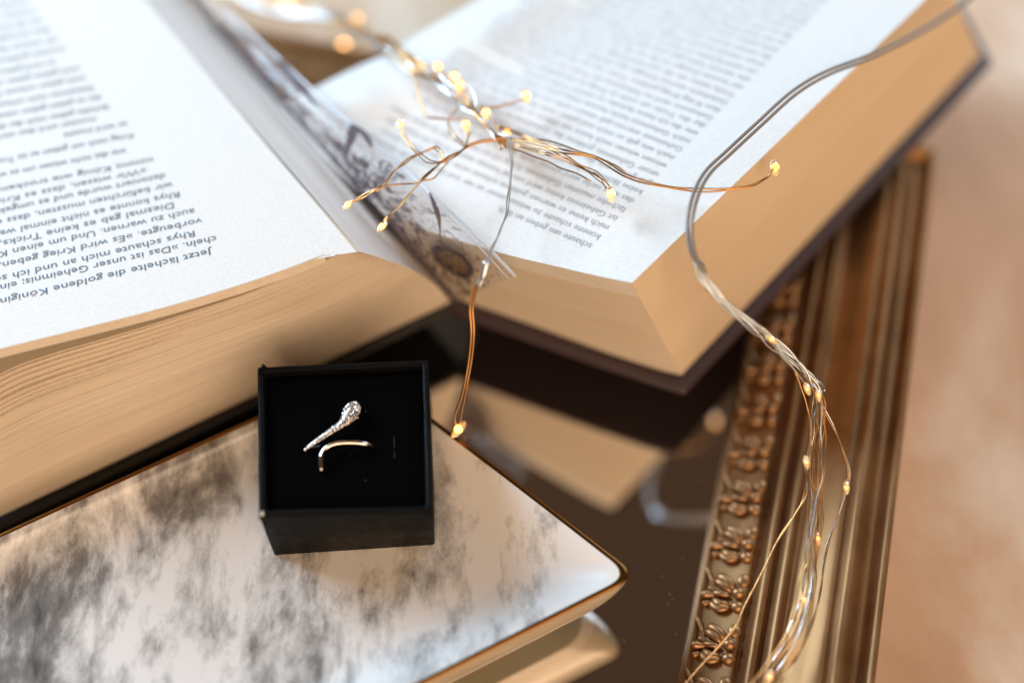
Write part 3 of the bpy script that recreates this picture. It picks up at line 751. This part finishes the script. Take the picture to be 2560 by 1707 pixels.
# ------------------------------------------------------------------ fairy lights
def wire(P, r, m, parent, n=10, name='wire', seg=6, jit=0):
    Q = np.array([at(*p) for p in P]); 
    C_ = cr(Q, n)
    if jit:
        ph = rng.uniform(0, 6, 6); s = np.linspace(0, 1, len(C_)) * len(P)
        C_ = C_ + np.stack([np.sin(s * 2.3 + ph[0]) + .6 * np.sin(s * 5.1 + ph[1]), np.sin(s * 2.1 + ph[2]) + .5 * np.sin(s * 4.3 + ph[3]), np.sin(s * 2.7 + ph[4])], 1) * jit
    v, f = tube_vf(C_, r, seg); return v, f, C_
def bead(c, parent, r=.0013, dim=False, axis=None, clear=True, led=.5):
    c = np.array(c)
    if clear:
        n_ = 12; ax = np.array(axis if axis is not None else (0.3, -1, .1)); ax = ax / np.linalg.norm(ax)
        ts = np.linspace(0, 1, 11); L = r * 3.6
        P = [c + ax * L * (t_ - .5) for t_ in ts]; R_ = [r * .95 * (math.sin(math.pi * min(.985, max(.03, t_))) ** .55) * (1 - .25 * t_) for t_ in ts]
        v, f = tube_vf(P, R_, 12); rb_ = mesh('resin_bead', v, f, M['resin'], parent, True); rb_['_base'] = parent['_base']; parent = rb_
    v, f = ell(c + np.array([0, -.0002, r * .35]), (r * led,) * 3, n=10, m_=6)
    mesh('led', v, f, M['led_dim'] if dim else (M['led_far'] if c[2] < .03 else M['led']), parent, True)
# right-hand bundle
fr = thing('light_bundle', 'silver cord splitting into a loose bundle of copper fairy light wires over the bronze frame', 'fairy lights', tuple(map(float, at(2030, 1200, .02))), 'fairy light strings')
cord_pts = [(2520, -90, .0845), (2440, -20, .084), (2380, 30, .084), (2290, 85, .085), (2180, 140, .087), (2070, 182, .089), (1985, 232, .090), (1900, 308, .091), (1820, 382, .092), (1768, 432, .093), (1738, 490, .093), (1723, 560, .092), (1730, 625, .090), (1748, 665, .088)]
for q, dx in ((0, -5), (1, 6)):
    v, f, C_ = wire([(x + dx, y + dx * .6, z + .0004 * q) for x, y, z in cord_pts], .00058, M['cable'], fr); mesh('cord', v, f, M['cable'], fr, True)
v, f, C_ = wire([(2420, -60, .078), (2400, 20, .079), (2440, 90, .074), (2500, 160, .06), (2620, 260, .04)], .0016, M['cable'], fr)
# twisted silver part
tw = [(1742, 655, .088), (1760, 700, .085), (1792, 742, .081), (1830, 775, .077), (1880, 812, .072), (1925, 846, .067), (1960, 885, .062), (2000, 925, .057), (2030, 962, .053), (2046, 995, .050), (2050, 1040, .0475)]
TC = cr(px(tw), 14); nT = len(TC)
TT = np.gradient(TC, axis=0); TT /= np.linalg.norm(TT, axis=1)[:, None]
for q in range(9):
    ph = q * 2 * math.pi / 9; P = []
    for i in range(nT):
        a = ph + i * (.045 + .012 * (q % 3)); t_ = TT[i]; n_ = dz - t_ * (dz @ t_); n_ /= np.linalg.norm(n_); b_ = np.cross(t_, n_)
        R_ = (.00085 + .0006 * math.sin(i * .13 + q) * (q % 2)) * (1 + .9 * i / nT)
        P.append(TC[i] + R_ * (math.cos(a) * n_ + math.sin(a) * b_))
    P = P[:nT - int(rng.integers(0, 34))]
    v, f = tube_vf(P, .00034 if q < 6 else .00026, 6); mesh('wire', v, f, M['steel'], fr, True)
strands = [
    [(2020, 945, .055), (2048, 1000, .050), (2080, 1055, .046), (2106, 1118, .043), (2124, 1178, .040), (2118, 1218, .038), (2100, 1275, .035), (2076, 1335, .032), (2060, 1400, .030), (2052, 1475, .028), (2028, 1560, .026), (1988, 1640, .024), (1930, 1712, .023), (1880, 1780, .022)],
    [(2022, 945, .055), (2052, 1010, .050), (2086, 1075, .046), (2108, 1130, .043), (2122, 1182, .040), (2112, 1215, .038), (2092, 1300, .034), (2070, 1365, .031), (2056, 1440, .029), (2040, 1530, .027), (2010, 1610, .025), (1950, 1700, .024), (1900, 1770, .022)],
    [(1975, 905, .059), (1995, 950, .055), (2012, 1000, .051), (2024, 1040, .048), (2022, 1110, .044), (2016, 1155, .042), (2016, 1210, .039), (1996, 1270, .036), (1950, 1340, .033), (1905, 1430, .030), (1868, 1500, .027), (1842, 1560, .025), (1800, 1610, .022), (1745, 1670, .020), (1700, 1730, .019)],
    [(1977, 905, .059), (2000, 960, .055), (2016, 1010, .051), (2025, 1060, .048), (2024, 1130, .044), (2012, 1165, .042), (2019, 1225, .039), (1990, 1282, .036), (1944, 1352, .033), (1900, 1440, .030), (1862, 1512, .027), (1838, 1566, .025), (1796, 1616, .022), (1740, 1676, .020), (1690, 1736, .019)]]
mains = []
for q in range(13):
    w = (q / 12 - .5) * 2; a1, a2, a3, a4, a5 = (w * sc_ + rng.uniform(-7, 7) for sc_ in (14, 17, 15, 20, 34))
    if q % 4 == 1: a3 = -a3
    zz = rng.uniform(-.002, .003)
    mains.append([(2016 + w * 6, 940, .055), (2046 + a1 * .5, 990, .051 + zz), (2046 + a1, 1050, .048 + zz), (2046 + a2, 1120, .044 + zz), (2044 + a2, 1190, .041 + zz), (2038 + a3, 1270, .037 + zz), (2030 + a3, 1350, .034 + zz), (2020 + a4 * .8, 1430, .031 + zz), (2006 + a4, 1510, .029 + zz), (1985 + a5 * .8, 1590, .027 + zz), (1945 + a5, 1660, .025), (1900 + a5 * 1.3, 1720, .024), (1850 + a5 * 1.6, 1790, .022)])
for q, P in enumerate(strands + mains):
    v, f, C_ = wire(P, .00021 if q % 3 else .00026, None, fr, 9, jit=.00022 if q > 3 else .00008)
    mesh('wire', v, f, M["copper"] if q % 6 else M["steel"], fr, True)
for (x, y, z, ax) in ((1928, 848, .069, (.5, -.5, 0)), (2018, 972, .056, (.1, -1, 0)), (2046, 988, .055, (-.1, -1, 0)), (2016, 1155, .044, (0, -1, 0)), (2116, 1218, .040, (-.1, -1, 0)), (2044, 1345, .036, (0, -1, 0)), (2010, 1498, .031, (0, -1, .1)), (1925, 1690, .027, (-.4, -1, 0))):
    bead(at(x, y, z), fr, .00125, axis=ax, dim=True)
# centre cluster
ct = thing('light_cluster', 'tangle of lit warm fairy lights lying across the pages between the two open books', 'fairy lights', tuple(map(float, at(1200, 330, .085))), 'fairy light strings')
trunk = [(480, -60, .03), (600, -15, .03), (720, 22, .035), (830, 45, .045), (900, 72, .056), (960, 108, .068), (1040, 160, .076), (1110, 205, .079), (1165, 255, .081), (1215, 310, .081), (1265, 362, .082)]
for q in range(9):
    o1 = rng.uniform(-22, 22, (len(trunk), 2)) * (1 if q else 0); P = [(x + a, y + b * .8, z + rng.uniform(-.002, .003)) for (x, y, z), (a, b) in zip(trunk, o1)]
    v, f, C_ = wire(P, .0004, None, ct, 8); mesh('wire', v, f, M['steel'] if q % 2 else M['copper'], ct, True)
branches = [
    ([(1000, 310, 0.084), (1005, 328, 0.084), (1015, 355, 0.084), (1045, 388, 0.084), (1080, 408, 0.084), (1115, 404, 0.084), (1150, 384, 0.084), (1168, 345, 0.084), (1165, 318, 0.084)], .0005),
    ([(862, 512, 0.088), (905, 494, 0.089), (950, 470, 0.091), (985, 428, 0.086), (1030, 397, 0.084), (1062, 380, 0.084), (1088, 373, 0.084), (1100, 385, 0.084), (1105, 405, 0.084)], .0006),
    ([(955, 562, 0.088), (975, 540, 0.089), (1010, 503, 0.086), (1055, 450, 0.084), (1110, 402, 0.084), (1150, 380, 0.084), (1190, 360, 0.084), (1265, 350, 0.084)], .0006),
    ([(1267, 340, 0.084), (1276, 410, 0.084), (1272, 480, 0.084), (1262, 540, 0.084), (1240, 600, 0.086), (1216, 658, 0.089)], .00055),
    ([(1527, 487, 0.086), (1510, 462, 0.087), (1470, 432, 0.088), (1420, 405, 0.089), (1360, 385, 0.091), (1290, 368, 0.084), (1240, 355, 0.084)], .00045),
    ([(1525, 484, 0.086), (1495, 440, 0.087), (1440, 412, 0.088), (1380, 378, 0.089), (1320, 362, 0.086), (1280, 352, 0.084), (1230, 340, 0.084)], .00045),
    ([(1937, 421, .083), (1912, 447, 0.087), (1862, 470, 0.087), (1765, 480, 0.087), (1655, 467, 0.087), (1560, 440, 0.088), (1490, 400, 0.089), (1400, 378, 0.09), (1310, 345, 0.084), (1240, 320, 0.084)], .0006),
    ([(1315, 243, 0.079), (1285, 260, 0.079), (1240, 270, 0.079), (1190, 270, 0.079)], .0004),
    ([(860, 120, 0.02), (900, 140, 0.035), (960, 130, 0.06), (1040, 160, 0.076)], .0004),
    ([(1035, 168, 0.079), (1045, 240, 0.079), (1060, 290, 0.079), (1100, 300, 0.079), (1150, 300, 0.079)], .0004),
    ([(1137, 195, 0.079), (1160, 250, 0.079), (1120, 300, 0.079), (1130, 340, 0.084), (1165, 370, 0.084)], .0004)]
for q, (P, r) in enumerate(branches):
    v, f, C_ = wire(P, r * .48, None, ct, 8, jit=.0002); mesh('wire', v, f, M['copper'] if q != 3 else M['cable'], ct, True)
    v, f, C_ = wire([(x + 4, y - 5, z + .0003) for x, y, z in P], r * .48, None, ct, 8, jit=.0002); mesh('wire', v, f, M['copper'] if q != 3 else M['cable'], ct, True)
for q in range(7):
    i0 = rng.integers(3, 7); P = [(x + rng.uniform(-30, 30), y + rng.uniform(-24, 24), z + rng.uniform(-.001, .004)) for x, y, z in trunk[i0:i0 + 5]]
    v, f, C_ = wire(P, .00024, None, ct, 8, jit=.0006); mesh('wire', v, f, M['steel'] if q % 3 == 0 else M['copper'], ct, True)
for P in ([(1265, 350, .084), (1350, 350, .085), (1430, 372, .085), (1500, 395, .085), (1560, 430, .085)], [(1260, 365, .084), (1340, 395, .083), (1410, 420, .083), (1475, 455, .083)], [(1120, 405, .084), (1075, 450, .083), (1040, 455, .082), (985, 462, .081), (940, 480, .081)]):
    v, f, C_ = wire(P, .00028, None, ct, 8, jit=.0003); mesh('wire', v, f, M['copper'], ct, True)
# the strand that drops to the tray rim
dp = [(1216, 658, .089), (1206, 690, .086), (1188, 720, .082), (1178, 770, .076), (1181, 830, .070), (1175, 900, .062), (1160, 980, .053)]
for dx in (-3, 4):
    v, f, C_ = wire([(x + dx, y, z) for x, y, z in dp] + [(1144 + dx * 2.2, 1040, .045), (1146 + dx * .8, 1072, .0415)], .0004, None, ct, 8); mesh('wire', v, f, M['copper'], ct, True)
v, f, C_ = wire([(1217, 655, .0895), (1208, 690, .0865), (1196, 712, .0835)], .0011, None, ct, 8); mesh('wire_sleeve', v, f, M['steel'], ct, True)
for (x, y, z, d, cl) in ((720, 15, .025, 0, 0), (893, 53, .035, 1, 0), (860, 120, .015, 0, 0), (905, 135, .012, 1, 0), (1035, 168, .075, 1, 0), (1095, 170, .077, 0, 0), (1137, 195, .078, 0, 0), (1145, 232, .079, 0, 0), (1150, 215, .08, 0, 0),
                         (1000, 310, .084, 0, 1), (1165, 315, .082, 0, 0), (1215, 285, .081, 0, 0), (1267, 335, .080, 0, 0), (1315, 243, .078, 0, 0), (870, 512, .089, 0, 1), (955, 567, .089, 0, 1), (1527, 487, .087, 0, 0), (1937, 421, .0830, 1, 0), (1146, 1074, .0415, 0, 1)):
    bead(at(x, y, z), ct, .0012 * (1 + .6 * (z < .05) + .5 * (not cl)), dim=bool(d), clear=True, axis=(-.6, -.7, 0) if cl else (0, -1, 0), led=.75)
for o in bpy.data.objects:
    if '_base' in o.keys(): del o['_base']
